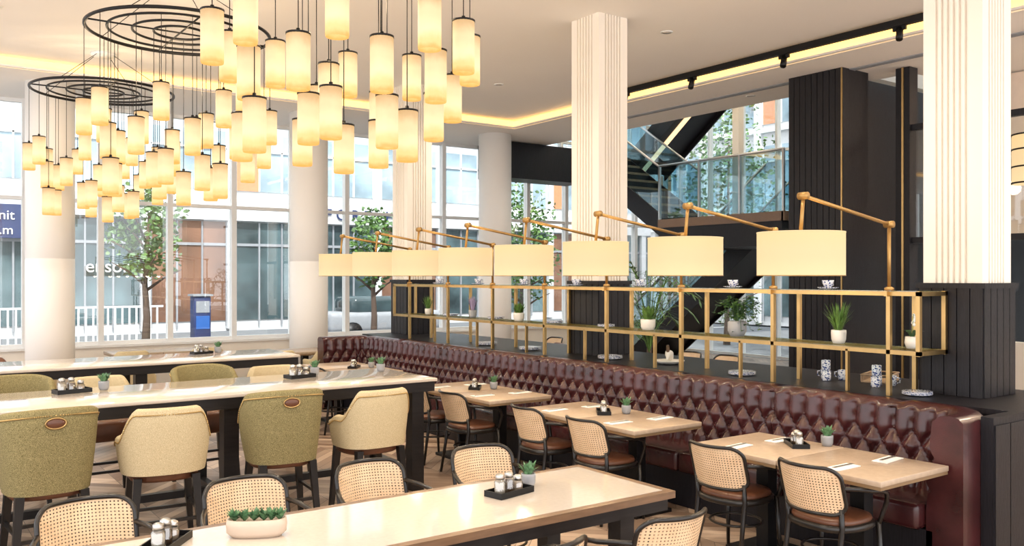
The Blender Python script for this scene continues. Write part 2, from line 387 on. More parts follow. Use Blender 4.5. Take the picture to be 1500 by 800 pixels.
# ------------------------------------------------------------ brass shelf
b=MB(); S=.016; X0,X1=6.17,6.53; Y0,Y1=3.45,11.6
ys=[3.7+1.06*k for k in range(8)]
for z in (1.82,1.38):
    for x in (X0,X1): b.box(x-S,x+S,Y0,Y1,z-S,z+S,BRASS)
    for y in [Y0+S]+ys+[Y1-S]: b.box(X0+S,X1-S,y-S,y+S,z-S,z+S,BRASS)
    b.box(X0+S,X1-S,Y0+2*S,Y1-2*S,z+S,z+S+.006,GLS)
for y in ys:
    for x in (X0,X1): b.box(x-S,x+S,y-S+.0,y+S,1.05,1.80,BRASS) 
    b.box(X0-.05,X0-S,y-.012,y+.012,1.80,1.84,BRASS)
for y in (Y0+S,Y1-S):
    for x in (X0,X1): b.box(x-S,x+S,y-S,y+S,1.36,1.84,BRASS)
for k in range(7):
    y=ys[k]+.35; b.box(X0-S,X0+S,y-.01,y+.01,1.05,1.38,BRASS)
b.make('brass_shelving_unit')

# ------------------------------------------------------------ arm lamps
b=MB()
b.lathe([(.035,0),(.035,.02),(.015,.03)],(0,0,0),GOLD,16)
b.tube([(0,0,.02),(.0,0,.50)],.014,GOLD,8)
b.tube([(0,-.035,.50),(0,.035,.50)],.026,GOLD,12)
b.tube([(0,0,.50),(-1.05,0,.66)],.014,GOLD,8)
b.tube([(-1.05,-.035,.66),(-1.05,.035,.66)],.026,GOLD,12)
b.tube([(-1.05,0,.66),(-1.08,0,.40)],.013,GOLD,8)
c=(-1.08,0,.11)
b.lathe([(.290,0),(.290,.15),(.290,.30)],c,LSH,40,cap=False,glow=True); b.lathe([(.286,.0),(.286,.30)],c,LSH,40,cap=False)
b.lathe([(.286,0),(.292,0),(.292,.006),(.286,.006)],c,GOLD,40,cap=False); b.lathe([(.286,.292),(.292,.292),(.292,.3),(.286,.3)],c,LSH,40,cap=False)
for a in (0,2*pi/3,4*pi/3): b.tube([(c[0],0,.40),(c[0]+.286*math.cos(a),.286*math.sin(a),.40)],.004,GOLD,6)
b.ell((c[0],0,.24),(.035,.035,.05),BULB,10,8); b.tube([(c[0],0,.29),(c[0],0,.40)],.018,GOLD,8)
o=b.make('arm_lamp'); place(o,'arm_lamp',[(6.17,3.7+1.06*k,1.843) for k in range(8)])
for k in range(8):
    l=bpy.data.lights.new('arm_lamp_bulb','POINT'); l.energy=10; l.color=(1,.70,.38); l.shadow_soft_size=.05
    lo=bpy.data.objects.new('arm_lamp_light',l); bpy.context.collection.objects.link(lo); lo.location=(6.17-1.08,3.7+1.06*k,1.98)

# ------------------------------------------------------------ chandeliers
LAY=[(-.83,-.4,3.51),(-.46,-.74,3.54),(.07,-.6,3.60),(-.95,.2,3.52),(-.55,-.4,3.27),(-.15,-.6,3.28),(-.87,.4,3.32),(-.42,-.4,2.92),(-.33,-.1,3.03),
(-.65,.6,3.57),(-.38,.8,3.27),(-.02,-.1,3.04),(-.15,.9,3.55),(.29,-.5,3.28),(.33,-.3,2.97),(.64,-.6,3.54),(.61,-.2,3.29),(.91,-.3,3.47),(.81,.2,3.5),
(.67,.5,3.29),(.47,-.1,2.91),(.37,.8,3.51),(-.40,.5,2.96),(-.75,.3,2.97),(-.07,.3,2.87),(.09,.8,3.24),(.20,.5,2.93),(-.2,.25,3.3),(.25,.1,3.45),(.5,.3,3.12)]
b=MB(); RT=4.43
for r in (.88,.68,.45,.25):
    b.tube([(r*math.cos(2*pi*k/64),r*math.sin(2*pi*k/64),RT) for k in range(64)],.013 if r<.8 else .018,BLACK,6,closed=True)
for a in (0,pi/2): b.tube([(-.88*math.cos(a),-.88*math.sin(a),RT),(.88*math.cos(a),.88*math.sin(a),RT)],.009,BLACK,6)
for k in range(4):
    a=pi/4+k*pi/2; b.tube([(.88*math.cos(a),.88*math.sin(a),RT),(.12*math.cos(a),.12*math.sin(a),4.93)],.004,BLACK,5)
b.lathe([(.16,4.91),(.16,4.95)],(0,0,0),WHITE,24)
th=math.atan(920/1280); sn,cs=math.sin(th),math.cos(th)
for lat,dep,h in LAY:
    dx=dep*sn+lat*cs; dy=dep*cs-lat*sn; r=math.hypot(dx,dy); a=math.atan2(dy,dx)
    rr=min((.88,.68,.45,.25),key=lambda q:abs(q-r)); x,y=rr*math.cos(a),rr*math.sin(a)
    n=44; R=.074; z0=h-.175
    ts=(0,.04,.10,.2,.35,.5,.65,.8,.92,1); o_=len(b.v); vs=[]
    for j,t in enumerate(ts):
        for k in range(n):
            rad=(R if k%2 else R*.955)*(.955 if j==0 else 1)
            vs.append((x+rad*math.cos(2*pi*k/n),y+rad*math.sin(2*pi*k/n),z0+.345*t)); b.g[o_+j*n+k]=t
    b.add(vs,[(j*n+k,j*n+(k+1)%n,(j+1)*n+(k+1)%n,(j+1)*n+k) for j in range(len(ts)-1) for k in range(n)],PORC,True)
    b.lathe([(.077,z0+.340),(.077,z0+.352),(.015,z0+.353),(.012,z0+.38)],(x,y,0),BLACK,20)
    b.tube([(x,y,z0+.37),(x,y,RT)],.0035,BLACK,5)
    b.ell((x,y,z0+.12),(.03,.03,.05),BULB,8,6)
o=b.make('pendant_chandelier'); place(o,'pendant_chandelier',[(2.6,5.6,0),(2.45,9.2,0),(2.4,12.75,0)])
for i,p in enumerate(((2.6,5.6),(2.45,9.2),(2.4,12.4))):
    l=bpy.data.lights.new('chandelier_bulb','POINT'); l.energy=40; l.color=(1,.74,.45); l.shadow_soft_size=.15
    lo=bpy.data.objects.new('chandelier_light',l); bpy.context.collection.objects.link(lo); lo.location=(p[0],p[1],3.9)

# ------------------------------------------------------------ tables
def high_table(name,x0,x1,y0,y1,legs):
    b=MB(); b.rbox(x0,x1,y0,y1,.99,1.02,TOPC,.006,2)
    b.box(x0+.02,x1-.02,y0+.02,y1-.02,.90,.99,DWOODH)
    for x in legs:
        b.box(x-.06,x+.06,y0+.06,y0+.18,0,.90,DWOODH); b.box(x-.06,x+.06,y1-.18,y1-.06,0,.90,DWOODH)
        b.box(x-.03,x+.03,y0+.18,y1-.18,.12,.2,DWOODH)
    b.box(legs[0],legs[-1],(y0+y1)/2-.03,(y0+y1)/2+.03,.13,.19,DWOODH)
    return b.make(name)
high_table('high_communal_table',-1.2,4.12,6.9,8.0,[-.9,.55,2.25,3.95])
high_table('high_communal_table',-1.2,4.02,9.9,10.95,[-.9,.55,2.25,3.85])
b=MB(); x0,x1,y0,y1=-.4,3.6,3.44,4.28
b.box(x0+.05,x1-.05,y0+.05,y1-.05,.715,.75,TOPC)
for bx in ((x0,x1,y0,y0+.05),(x0,x1,y1-.05,y1),(x0,x0+.05,y0+.05,y1-.05),(x1-.05,x1,y0+.05,y1-.05)): b.box(*bx,.71,.749,TBORD)
b.box(x0+.03,x1-.03,y0+.03,y1-.03,.64,.71,DWOODH)
for x in (x0+.3,1.6,x1-.32):
    for y in (y0+.1,y1-.1): b.box(x-.05,x+.05,y-.05,y+.05,0,.64,DWOODH)
    b.box(x-.03,x+.03,y0+.15,y1-.15,.05,.12,DWOODH)
b.make('communal_dining_table')
b=MB()
for s_ in (-1,1):
    yy0,yy1=(-.74,-.003) if s_<0 else (.003,.74)
    b.rbox(-.38,.38,yy0,yy1,.715,.75,TOPB,.005,2); b.box(-.375,.375,yy0+.005,yy1-.005,.695,.715,EDGE)
    yc=(yy0+yy1)/2
    b.box(-.05,.05,yc-.05,yc+.05,.03,.695,BLACK); b.box(-.2,.2,yc-.2,yc+.2,0,.03,BLACK); b.box(-.2,.2,yc-.03,yc+.03,.67,.695,BLACK)
o=b.make('dining_table')
TC=[(5.1,3.62,0),(5.1,5.68,0),(5.1,7.68,0),(5.0,10.6,0)]
place(o,'dining_table',TC+[(3.6,14.85,0,pi/2),(5.2,13.55,0,pi/2),(8.9,8.6,0),(8.9,4.9,0),(9.2,12.4,0)])

# ------------------------------------------------------------ bentwood cane armchair (faces +Y)
b=MB()
def yb(x,z): return -.225-.10*max(0,(z-.45))/.35+2.1*x*x
def rr(hw,z0,z1,r,n=6):
    pts=[]
    for cx,cz,a0 in ((hw-r,z1-r,0),(-hw+r,z1-r,pi/2),(-hw+r,z0+r,pi),(hw-r,z0+r,3*pi/2)):
        for i in range(n+1):
            a=a0+pi/2*i/n; pts.append((cx+r*math.cos(a),cz+r*math.sin(a)))
    return pts
out=rr(.225,.53,.82,.075)
full=[]
for i in range(len(out)):
    p=out[i];q=out[(i+1)%len(out)]
    nseg=max(1,int(math.dist(p,q)/.03))
    for k in range(nseg): full.append((p[0]+(q[0]-p[0])*k/nseg,p[1]+(q[1]-p[1])*k/nseg))
b.tube([(x,yb(x,z),z) for x,z in full],.0125,BENT,8,closed=True)
nx_=20
rows=[]
for j in range(13):
    z=.535+.28*j/12
    dz=min(z-.53,.82-z); hw=.222
    if dz<.075: hw=.225-.075+math.sqrt(max(0,.075**2-(.075-dz)**2))-.003
    rows.append([(hw*(-1+2*i/nx_),yb(hw*(-1+2*i/nx_),z),z) for i in range(nx_+1)])
vs=[p for r in rows for p in r]; n=nx_+1
b.add(vs,[(j*n+i,j*n+i+1,(j+1)*n+i+1,(j+1)*n+i) for j in range(12) for i in range(nx_)],CANE,True)
for s_ in (-1,1):
    b.tube([(s_*.205,-.23,0),(s_*.195,-.18,.3),(s_*.195,-.16,.45),(s_*.20,yb(.2,.56),.57)],[.013,.016,.017,.014],BENT,8)
    b.tube([(s_*.224,yb(.224,.69),.70),(s_*.262,-.09,.69),(s_*.285,0,.675),(s_*.288,.09,.665),(s_*.275,.16,.64),(s_*.25,.195,.58),(s_*.225,.19,.50),(s_*.21,.175,.44)],.0135,BENT,8)
    b.tube([(s_*.205,.175,.45),(s_*.215,.19,.2),(s_*.225,.205,0)],[.017,.015,.012],BENT,8)
def sq(r,e=.75,n=36): 
    return [(r*abs(math.cos(2*pi*k/n))**e*(1 if math.cos(2*pi*k/n)>=0 else -1),r*abs(math.sin(2*pi*k/n))**e*(1 if math.sin(2*pi*k/n)>=0 else -1)) for k in range(n)]
def stack(prof,m,e=.75,cy=0):
    vs=[];n=36
    for r,z in prof: vs+=[(x,y+cy,z) for x,y in sq(r,e)]
    fs=[(i*n+k,i*n+(k+1)%n,(i+1)*n+(k+1)%n,(i+1)*n+k) for i in range(len(prof)-1) for k in range(n)]
    fs+=[list(range(n)),[(len(prof)-1)*n+k for k in range(n)]]
    b.add(vs,fs,m,True)
stack([(.225,.42),(.235,.43),(.235,.455),(.22,.462)],BENT)
stack([(.21,.455),(.218,.47),(.212,.488),(.18,.497),(.1,.5)],BROWN)
b.tube([(.175*math.cos(2*pi*k/28),.175*math.sin(2*pi*k/28),.27) for k in range(28)],.009,BENT,6,closed=True)
o=b.make('cane_armchair')
ch=[(x,4.55,0,pi+d) for x,d in ((.83,.05),(1.61,-.04),(2.38,.03),(3.17,-.06))]+[(x,3.17,0,0) for x in (3.07,2.3)]
ch+=[(4.78,3.25,0,-pi/2-.05),(4.78,4.0,0,-pi/2+.04),(4.76,5.32,0,-pi/2),(4.76,6.08,0,-pi/2-.05),(4.75,7.30,0,-pi/2),(4.75,8.05,0,-pi/2),(4.62,10.25,0,-pi/2),(4.62,11.0,0,-pi/2)]
ch+=[(8.3,8.9,0,-pi/2),(9.5,8.3,0,pi/2),(9.5,9.0,0,pi/2),(8.3,4.6,0,-pi/2),(9.5,5.2,0,pi/2),(8.6,12.1,0,-pi/2),(9.8,12.6,0,pi/2)]
place(o,'cane_armchair',ch)

# ------------------------------------------------------------ tub seats
def shell(b,rx,ry,pm,zb,ztop,th,mo,mi_,e=.8,n=48,taper=.12,nails=False):
    loops=[]
    def pt(phi,fac,off,z):
        s_,c_=math.sin(phi),math.cos(phi)
        sx=abs(s_)**e*(1 if s_>=0 else -1); sy=-(abs(c_)**e)*(1 if c_>=0 else -1)
        return (sx*(rx*fac+off),sy*(ry*fac+off),z)
    for i in range(n+1):
        phi=-pm+2*pm*i/n; zt=ztop(phi); H=zt-.02-zb; L=[]
        for t in (0,.12,.3,.55,.8,1.0): L.append(pt(phi,1-taper*(1-t)**1.4,0,zb+H*t))
        for o_,dz in ((-th*.2,.013),(-th*.5,.02),(-th*.8,.013)): L.append(pt(phi,1.0,o_,zb+H+dz))
        for t in (1.0,.6,.3,0): L.append(pt(phi,1-taper*(1-t)**1.4,-th,zb+H*t))
        loops.append(L)
    M=len(loops[0]); vs=[v for L in loops for v in L]
    fo=[];fi=[]
    for i in range(n):
        for j in range(M):
            k=(j+1)%M; f=(i*M+j,i*M+k,(i+1)*M+k,(i+1)*M+j); (fo if j<7 else fi).append(f)
    fo.append(list(range(M))); fo.append([n*M+j for j in range(M)])
    b.add(vs,fo,mo,True); b.add(vs,fi,mi_,True)
    if nails:
        for i in range(0,n*2+1):
            phi=-pm+pm*i/n; z=ztop(phi)-.045; x,y,z=pt(phi,1.0,.003,z); b.ell((x,y,z),(.006,.006,.006),NAIL,5,3)
    return pt
def ellseat(b,rx,ry,z0,z1,m,cy=.02,n=32,e=.75):
    prof=[(.93,z0),(1,z0+.02),(1,z1-.035),(.94,z1-.01),(.8,z1),(.4,z1+.008)]
    vs=[]
    for f,z in prof:
        for k in range(n):
            a=2*pi*k/n; c_,s_=math.cos(a),math.sin(a)
            vs.append((rx*f*abs(c_)**e*(1 if c_>=0 else -1),cy+ry*f*abs(s_)**e*(1 if s_>=0 else -1),z))
    fs=[(i*n+k,i*n+(k+1)%n,(i+1)*n+(k+1)%n,(i+1)*n+k) for i in range(len(prof)-1) for k in range(n)]+[list(range(n)),[(len(prof)-1)*n+k for k in range(n)]]
    b.add(vs,fs,m,True)
def legs(b,w,d,h,foot=True,spl=.04):
    for sx in(-1,1):
        for sy in(-1,1): b.tube([(sx*w,sy*d,h),(sx*(w+spl),sy*(d+spl),0)],[.038,.024],BENT,4)
    if foot:
        f=.25/h; w2=w+spl*(1-f);d2=d+spl*(1-f)
        for sy in(-1,1): b.tube([(-w2,sy*d2,.25),(w2,sy*d2,.25)],.016,BENT,4)
        for sx in(-1,1): b.tube([(sx*w2,-d2,.30),(sx*w2,d2,.30)],.016,BENT,4)
ss=lambda t:(lambda u:u*u*(3-2*u))(max(0,min(1,t)))
b=MB()
ztg=lambda p:1.10-.025*(abs(p)/1.2)**2-.17*ss((abs(p)-1.35)/.6)
pt=shell(b,.305,.28,1.95,.54,ztg,.055,TWG,TWG,.72,56,.16,True)
ellseat(b,.235,.23,.50,.70,BROWN,.03); legs(b,.19,.18,.54)
b.ell((0,-.281,1.005),(.060,.012,.034),BROWN,16,8); b.tube([(.061*math.cos(a),-.286,1.005+.035*math.sin(a)) for a in [2*pi*k/20 for k in range(20)]],.006,BRASS,5,closed=True)
g=b.make('tweed_bar_stool')
place(g,'tweed_bar_stool',[(.88,6.55,0,.06),(2.5,6.55,0,-.08),(2.48,8.42,0,pi+.05),(.90,8.42,0,pi)])
b=MB()
ztc=lambda p:1.045-.20*ss((abs(p)-.62)/.75)-.05*ss((abs(p)-1.5)/.4)
shell(b,.31,.28,1.95,.58,ztc,.06,TWC,TWC,.74,56,.10,True)
ellseat(b,.235,.23,.52,.70,BROWN,.03); legs(b,.19,.18,.56)
g2=b.make('oatmeal_bar_stool')
place(g2,'oatmeal_bar_stool',[(1.62,6.53,0,-.1),(3.24,6.53,0,.06),(1.58,8.42,0,pi),(3.2,8.42,0,pi)])
b=MB()
shell(b,.31,.30,1.9,.28,lambda p:.84-.17*ss((abs(p)-.6)/.8),.06,TWC,TWC,.76,40,.1)
ellseat(b,.24,.24,.32,.46,TWC,0); legs(b,.19,.19,.32,False)
g3=b.make('tub_chair'); place(g3,'tub_chair',[(3.0,14.1,0,.0),(4.1,14.1,0,0),(4.8,12.85,0,0),(5.6,12.85,0,.1),(1.4,12.0,0,.3),(2.6,12.1,0,-.2)])
b=MB()
shell(b,.38,.36,1.9,.22,lambda p:.92-.25*ss((abs(p)-.6)/.8),.08,BROWN,BROWN,.76,40,.1)
ellseat(b,.28,.28,.24,.42,BROWN,0); legs(b,.22,.22,.26,False)
g4=b.make('leather_lounge_chair'); place(g4,'leather_lounge_chair',[(1.25,13.2,0,-.8),(-.2,13.6,0,.4),(8.2,10.6,0,1.2)])

# ------------------------------------------------------------ table accessories
def tray_set():
    b=MB(); b.box(-.12,.12,-.06,.06,0,.008,BLACK)
    for bx in ((-.12,.12,-.06,-.054),(-.12,.12,.054,.06),(-.12,-.114,-.054,.054),(.114,.12,-.054,.054)): b.box(*bx,.008,.03,BLACK)
    for x,mm,h in ((-.07,SPICE,.085),(-.005,PEPPER,.085),(.06,SAND,.06)):
        b.lathe([(.024,.0085),(.026,.012),(.026,h-.02),(.022,h-.015)],(x,0,0),mm,14)
        b.lathe([(.028,.009),(.0285,h-.01),(.02,h)],(x,0,0),GLJ,14,cap=False)
        b.lathe([(.022,h),(.022,h+.02),(.012,h+.027)],(x,0,0),STEEL,14)
    return b.make('condiment_tray')
o=tray_set(); place(o,'condiment_tray',[(2.80,3.92,.751,.2,1.1),(1.02,4.06,.751,.9,1.1),(5.25,3.85,.751,.9),(5.12,5.75,.751,.9),(5.12,7.8,.751,.9),(1.22,7.72,1.021,.2,1.1),(3.1,7.65,1.021,.2,1.1),(3.1,10.7,1.021,.2),(5.0,10.5,.751,.9)])
def potplant(name,pr,ph,pm,n,hmin,hmax,spread,w,lm,sag=.01,up=.5):
    b=MB(); b.lathe([(pr*.75,0),(pr*.95,ph*.3),(pr,ph*.8),(pr*.97,ph),(pr*.85,ph),(pr*.85,ph*.88)],(0,0,0),pm,20)
    b.lathe([(pr*.84,ph*.86),(pr*.5,ph*.9)],(0,0,0),BARK,12)
    for i in range(n):
        a=random.uniform(0,2*pi); h=random.uniform(hmin,hmax); s_=random.uniform(.2,1)*spread; r0=pr*.5*random.random()
        b.blade((r0*math.cos(a),r0*math.sin(a),ph*.85),(s_*math.cos(a),s_*math.sin(a),ph+h),w,lm,sag)
    return b.make(name)
o=potplant('potted_succulent',.042,.075,GREY,60,.01,.07,.065,.022,SUCC,.008)
place(o,'potted_succulent',[(2.99,4.0,.751),(5.42,3.72,.751),(5.27,5.62,.751),(5.28,7.68,.751),(1.46,7.75,1.021),(3.3,7.78,1.021),(3.95,7.7,1.021),(3.3,10.72,1.021),(5.2,10.4,.751)])
b=MB()
prof=[(.80,0),(.98,.02),(1.0,.05),(.97,.075),(.9,.075),(.9,.06)]
vs=[];n=32
for f,z in prof:
    for k in range(n): vs.append((.125*f*math.copysign(abs(math.cos(2*pi*k/n))**.7,math.cos(2*pi*k/n)),.055*f*math.copysign(abs(math.sin(2*pi*k/n))**.8,math.sin(2*pi*k/n)),z))
b.add(vs,[(i*n+k,i*n+(k+1)%n,(i+1)*n+(k+1)%n,(i+1)*n+k) for i in range(5) for k in range(n)]+[list(range(n)),[5*n+k for k in range(n)]],SAND,True)
for cx in (-.09,-.05,-.01,.03,.06,.095):
    for i in range(30):
        a=random.uniform(0,2*pi); r=random.uniform(.012,.048); h=random.uniform(.015,.055)
        b.blade((cx,0,.065),(cx+r*math.cos(a),r*math.sin(a),.075+h*(1.1-r/.06)+.008),.02,SUCC,.006)
b.make('succulent_planter',(1.40,3.97,.751),-.5).scale=(1.1,1.1,1.1)
zs=1.38+.0225
o=potplant('potted_grass',.06,.11,POTW,120,.08,.24,.14,.012,LEAF,.02); place(o,'potted_grass',[(6.35,4.25,zs),(6.35,10.9,zs,1,.8)])
potplant('potted_lavender',.055,.10,GREY,90,.1,.20,.09,.014,LAV).location=(6.35,9.73,zs)
o=potplant('potted_herb',.07,.10,POTW,110,.03,.13,.10,.03,LEAF); place(o,'potted_herb',[(6.35,8.69,zs),(6.35,6.45,zs,1,1.1)])
b=MB(); b.lathe([(.06,0),(.085,.05),(.085,.13),(.075,.14)],(0,0,0),GREY,20)
for i in range(56):
    a=random.uniform(0,2*pi); R=random.uniform(.06,.28); top=random.uniform(.14,.40); pts=[]
    p0=Vector((0,0,.12)); p1=Vector((R*.5*math.cos(a)*.5,R*.5*math.sin(a),.12+top)); p2=Vector((R*math.cos(a)*.5,R*math.sin(a),random.uniform(.03,.34)))
    for k in range(7):
        t=k/6; pts.append(p0*(1-t)**2+p1*2*t*(1-t)+p2*t*t)
    b.tube(pts,.002,LEAFD,4)
    for p in pts[1:]:
        for q in range(2):
            aa=random.uniform(0,2*pi); b.blade(p,p+Vector((.035*math.cos(aa),.035*math.sin(aa),random.uniform(-.02,.02))),.030,LEAF if q else LEAFD,.004)
b.make('potted_ivy',(6.35,5.30,zs))
b=MB(); b.lathe([(.04,0),(.055,.04),(.05,.09)],(0,0,0),POTW,16)
for i in range(6):
    a=i*1.05; b.blade((0,0,.08),(.09*math.cos(a),.09*math.sin(a),.13),.04,LEAFD,.03)
b.tube([(0,0,.08),(.01,.0,.2),(.05,.02,.26)],.003,LEAF,5)
for k in range(6): b.ell((.01+.01*k,.004*k+random.uniform(-.01,.01),.18+.014*k),(.016,.01,.014),PAPER,7,5)
b.make('potted_orchid',(6.35,3.62,zs))
b=MB(); b.lathe([(.16,0),(.22,.1),(.22,.42),(.2,.45)],(0,0,0),GREY,24); b.tube([(0,0,.4),(.02,.02,1.1)],.03,BARK,8)
for i in range(30):
    a=i*2.4; R=random.uniform(.35,.70); zt=random.uniform(1.45,2.3); p0=Vector((0,0,1.0)); p1=Vector((R*.4*math.cos(a),R*.4*math.sin(a),zt+.15)); p2=Vector((R*math.cos(a),R*math.sin(a),zt-.2)); pts=[]
    for k in range(10):
        t=k/9; pts.append(p0*(1-t)**2+p1*2*t*(1-t)+p2*t*t)
    b.tube(pts,.005,LEAF,4)
    for k in range(2,10):
        d=(pts[k]-pts[k-1]).normalized(); sd=d.cross(Vector((0,0,1))).normalized()
        for s_ in(-1,1): b.blade(pts[k],pts[k]+sd*s_*.16+d*.10-Vector((0,0,.05)),.025,LEAFD,.0)
b.make('potted_palm',(7.75,7.85,0))
b=MB(); b.lathe([(.025,0),(.03,.008),(.042,.03),(.05,.06),(.046,.06),(.038,.03),(.02,.012)],(0,0,.016),BW,20)
b.lathe([(.04,0),(.055,.004),(.085,.014),(.085,.018),(.05,.010)],(0,0,0),BW,24)
b.tube([(.045,0,.065),(.075,0,.06),(.075,0,.035),(.04,0,.03)],.005,BW,6)
o=b.make('teacup_and_saucer'); zt=1.82+.0225
place(o,'teacup_and_saucer',[(6.35,4.35,zt),(6.35,5.35,zt),(6.38,6.6,zt),(6.35,7.6,zt),(6.35,8.6,zt),(6.35,9.6,zt),(6.35,10.6,zt)])
b=MB(); b.lathe([(.034,0),(.038,.005),(.038,.085),(.034,.085),(.034,.02)],(0,0,0),BW,20); b.tube([(.037,0,.07),(.065,0,.065),(.065,0,.03),(.037,0,.02)],.005,BW,6)
o=b.make('patterned_mug')
ml=[(6.62,4.55,1.05,1),(6.72,4.63,1.05,2),(6.67,4.59,1.136,.5),(6.78,4.50,1.05,2),(6.66,4.10,1.05,3),(6.56,4.05,1.05,1),(6.62,4.08,1.136,.4),(6.74,4.02,1.05,5)]
place(o,'patterned_mug',ml)
b=MB()
for k in range(4): b.lathe([(.06,0),(.10,.004),(.135,.014),(.135,.018),(.09,.008)],(0,0,.008*k),BW,28)
o=b.make('plate_stack'); place(o,'plate_stack',[(6.35,3.58,1.05,0,.8),(6.36,5.25,1.05,0,.9),(6.42,7.1,1.05),(6.42,8.55,1.05),(6.42,9.5,1.05),(6.35,8.0,zs,0,.8),(6.36,9.2,zs,0,.8),(6.36,10.3,zs,0,.8),(6.36,7.1,zs,0,.7)])
b=MB(); b.box(-.18,.18,-.11,.11,0,.01,BAL)
for k in range(9):
    for s_ in(-1,1): b.box(-.18+.04*k,-.16+.04*k,s_*.11-.004,s_*.11+.004,.01,.06,BAL)
b.tube([(-.18,-.11,.065),(.18,-.11,.065),(.18,.11,.065),(-.18,.11,.065)],.007,BAL,6,closed=True); b.make('wicker_tray',(6.95,4.25,1.05),.3)
b=MB(); b.lathe([(.07,0),(.1,.01),(.16,.035),(.16,.04),(.08,.015)],(0,0,0),POTW,24)
b.tube([(-.1,0,.05),(-.05,0,.12),(.02,.0,.10),(.08,0,.06),(.13,0,.05)],[.008,.03,.045,.035,.006],POTW,10); b.tube([(-.05,0,.12),(-.07,0,.19),(-.12,0,.2)],[.02,.016,.004],TBORD,8)
b.make('bird_bowl',(6.55,6.35,1.05),.6)
b=MB(); b.cbox((0,0,.003),(.24,.10,.005),PAPER); b.cbox((0.02,.01,.008),(.2,.02,.004),STEEL)
o=b.make('napkin_setting')
ml=[]
for cx,cy,_ in TC[:3]:
    ml+=[(cx-.22,cy+.45,.751,.1),(cx-.22,cy-.38,.751,0),(cx+.22,cy-.42,.751,.1),(cx+.22,cy+.42,.751,0)]
place(o,'napkin_setting',ml)
b=MB(); b.lathe([(.17,0),(.17,.20),(.17,.40)],(0,0,2.70),LSH,32,cap=False,glow=True); b.lathe([(.162,0.0),(.162,.40)],(0,0,2.70),LSH,32,cap=False)
for z in (2.70,2.83,2.97,3.09): b.lathe([(.165,0),(.178,0),(.178,.012),(.165,.012)],(0,0,z),BLACK,32,cap=False)
b.tube([(0,0,3.1),(0,0,4.95)],.006,BLACK,6); b.tube([(-.17,0,3.1),(.17,0,3.1)],.006,BLACK,6); b.tube([(0,-.17,3.1),(0,.17,3.1)],.006,BLACK,6)
b.make('drum_pendant',(7.55,3.26,0))

# ------------------------------------------------------------ staircase
b=MB()
def flight(x0,x1,ya,za,n,run,rise,sgn,led=True,bd=.30):
    for i in range(n):
        y=ya+sgn*run*i; z=za+rise*(i+1); y0_,y1_=sorted((y,y+sgn*(run+.02)))
        b.box(x0+.04,x1-.04,y0_,y1_,z-.05,z,BAL)
        yy0,yy1=sorted((y,y+sgn*.02)); b.box(x0+.04,x1-.04,yy0,yy1,z-rise,z-.05,DWOOD)
    ye=ya+sgn*run*n; ze=za+rise*n
    for xa,xb in ((x0,x0+.04),(x1-.04,x1)):
        b.prismx([(ya,za-bd),(ye,ze-bd),(ye,ze+.16),(ya,za+.16)],xa,xb,DWOOD)
        b.prismx([(ya,za+.18),(ye,ze+.18),(ye,ze+1.1),(ya,za+1.1)],xa+.012,xb-.012,GLT)
        b.tube([((xa+xb)/2,ya,za+1.12),((xa+xb)/2,ye,ze+1.12)],.025,STEEL,8)
    b.prismx([(ya,za-.26),(ye,ze-.26),(ye,ze-.18),(ya,za-.18)],x0+.04,x1-.04,DWOOD)
    if led:
        b.prismx([(ya,za-.285),(ye,ze-.285),(ye,ze-.262),(ya,za-.262)],x0+.35,x0+.5,LED)
flight(13.0,14.25,12.9,3.1,8,.30,.20,1)
flight(14.4,15.65,15.3,4.7,12,.28,.21,-1,True,.4)
flight(14.4,15.65,15.3,0,14,.285,.2214,-1,False,.35)
b.box(13.0,14.4,9.8,12.9,2.95,3.1,BAL); b.box(14.4,15.65,9.8,11.3,2.95,3.1,BAL)
b.box(12.98,13.04,9.8,12.9,2.95,3.12,TBORD); b.box(12.98,15.65,9.78,9.84,2.95,3.12,TBORD); b.box(13.0,15.6,9.84,11.3,2.5,2.95,DWOOD); b.box(13.0,14.4,11.3,12.9,2.5,2.95,DWOOD)
b.box(13.01,13.025,9.8,12.9,3.14,4.2,GLT); b.box(13.0,15.65,9.81,9.825,3.14,4.2,GLT)
for y in (9.82,10.8,11.8,12.88): b.box(12.99,13.04,y-.02,y+.02,3.1,4.22,STEEL)
b.tube([(13.02,9.8,4.23),(13.02,12.9,4.23)],.025,STEEL,8)
b.box(13.0,15.65,15.3,15.88,4.5,4.7,DWOOD)
b.box(13.1,13.25,10.9,11.05,3.12,8,CREAM)
b.make('staircase')
b=MB(); b.box(10.45,12.9,14.95,15.8,4.05,4.78,DWOOD); b.box(10.4,12.9,14.9,14.95,4.02,4.78,DWOOD); b.make('dark_bulkhead')
b=MB(); b.box(11.72,16.9,7.9,8.1,5.1,8,CREAM); b.box(11.4,16.9,7.3,7.5,0,4.8,DWOOD); b.make('wall_stair')

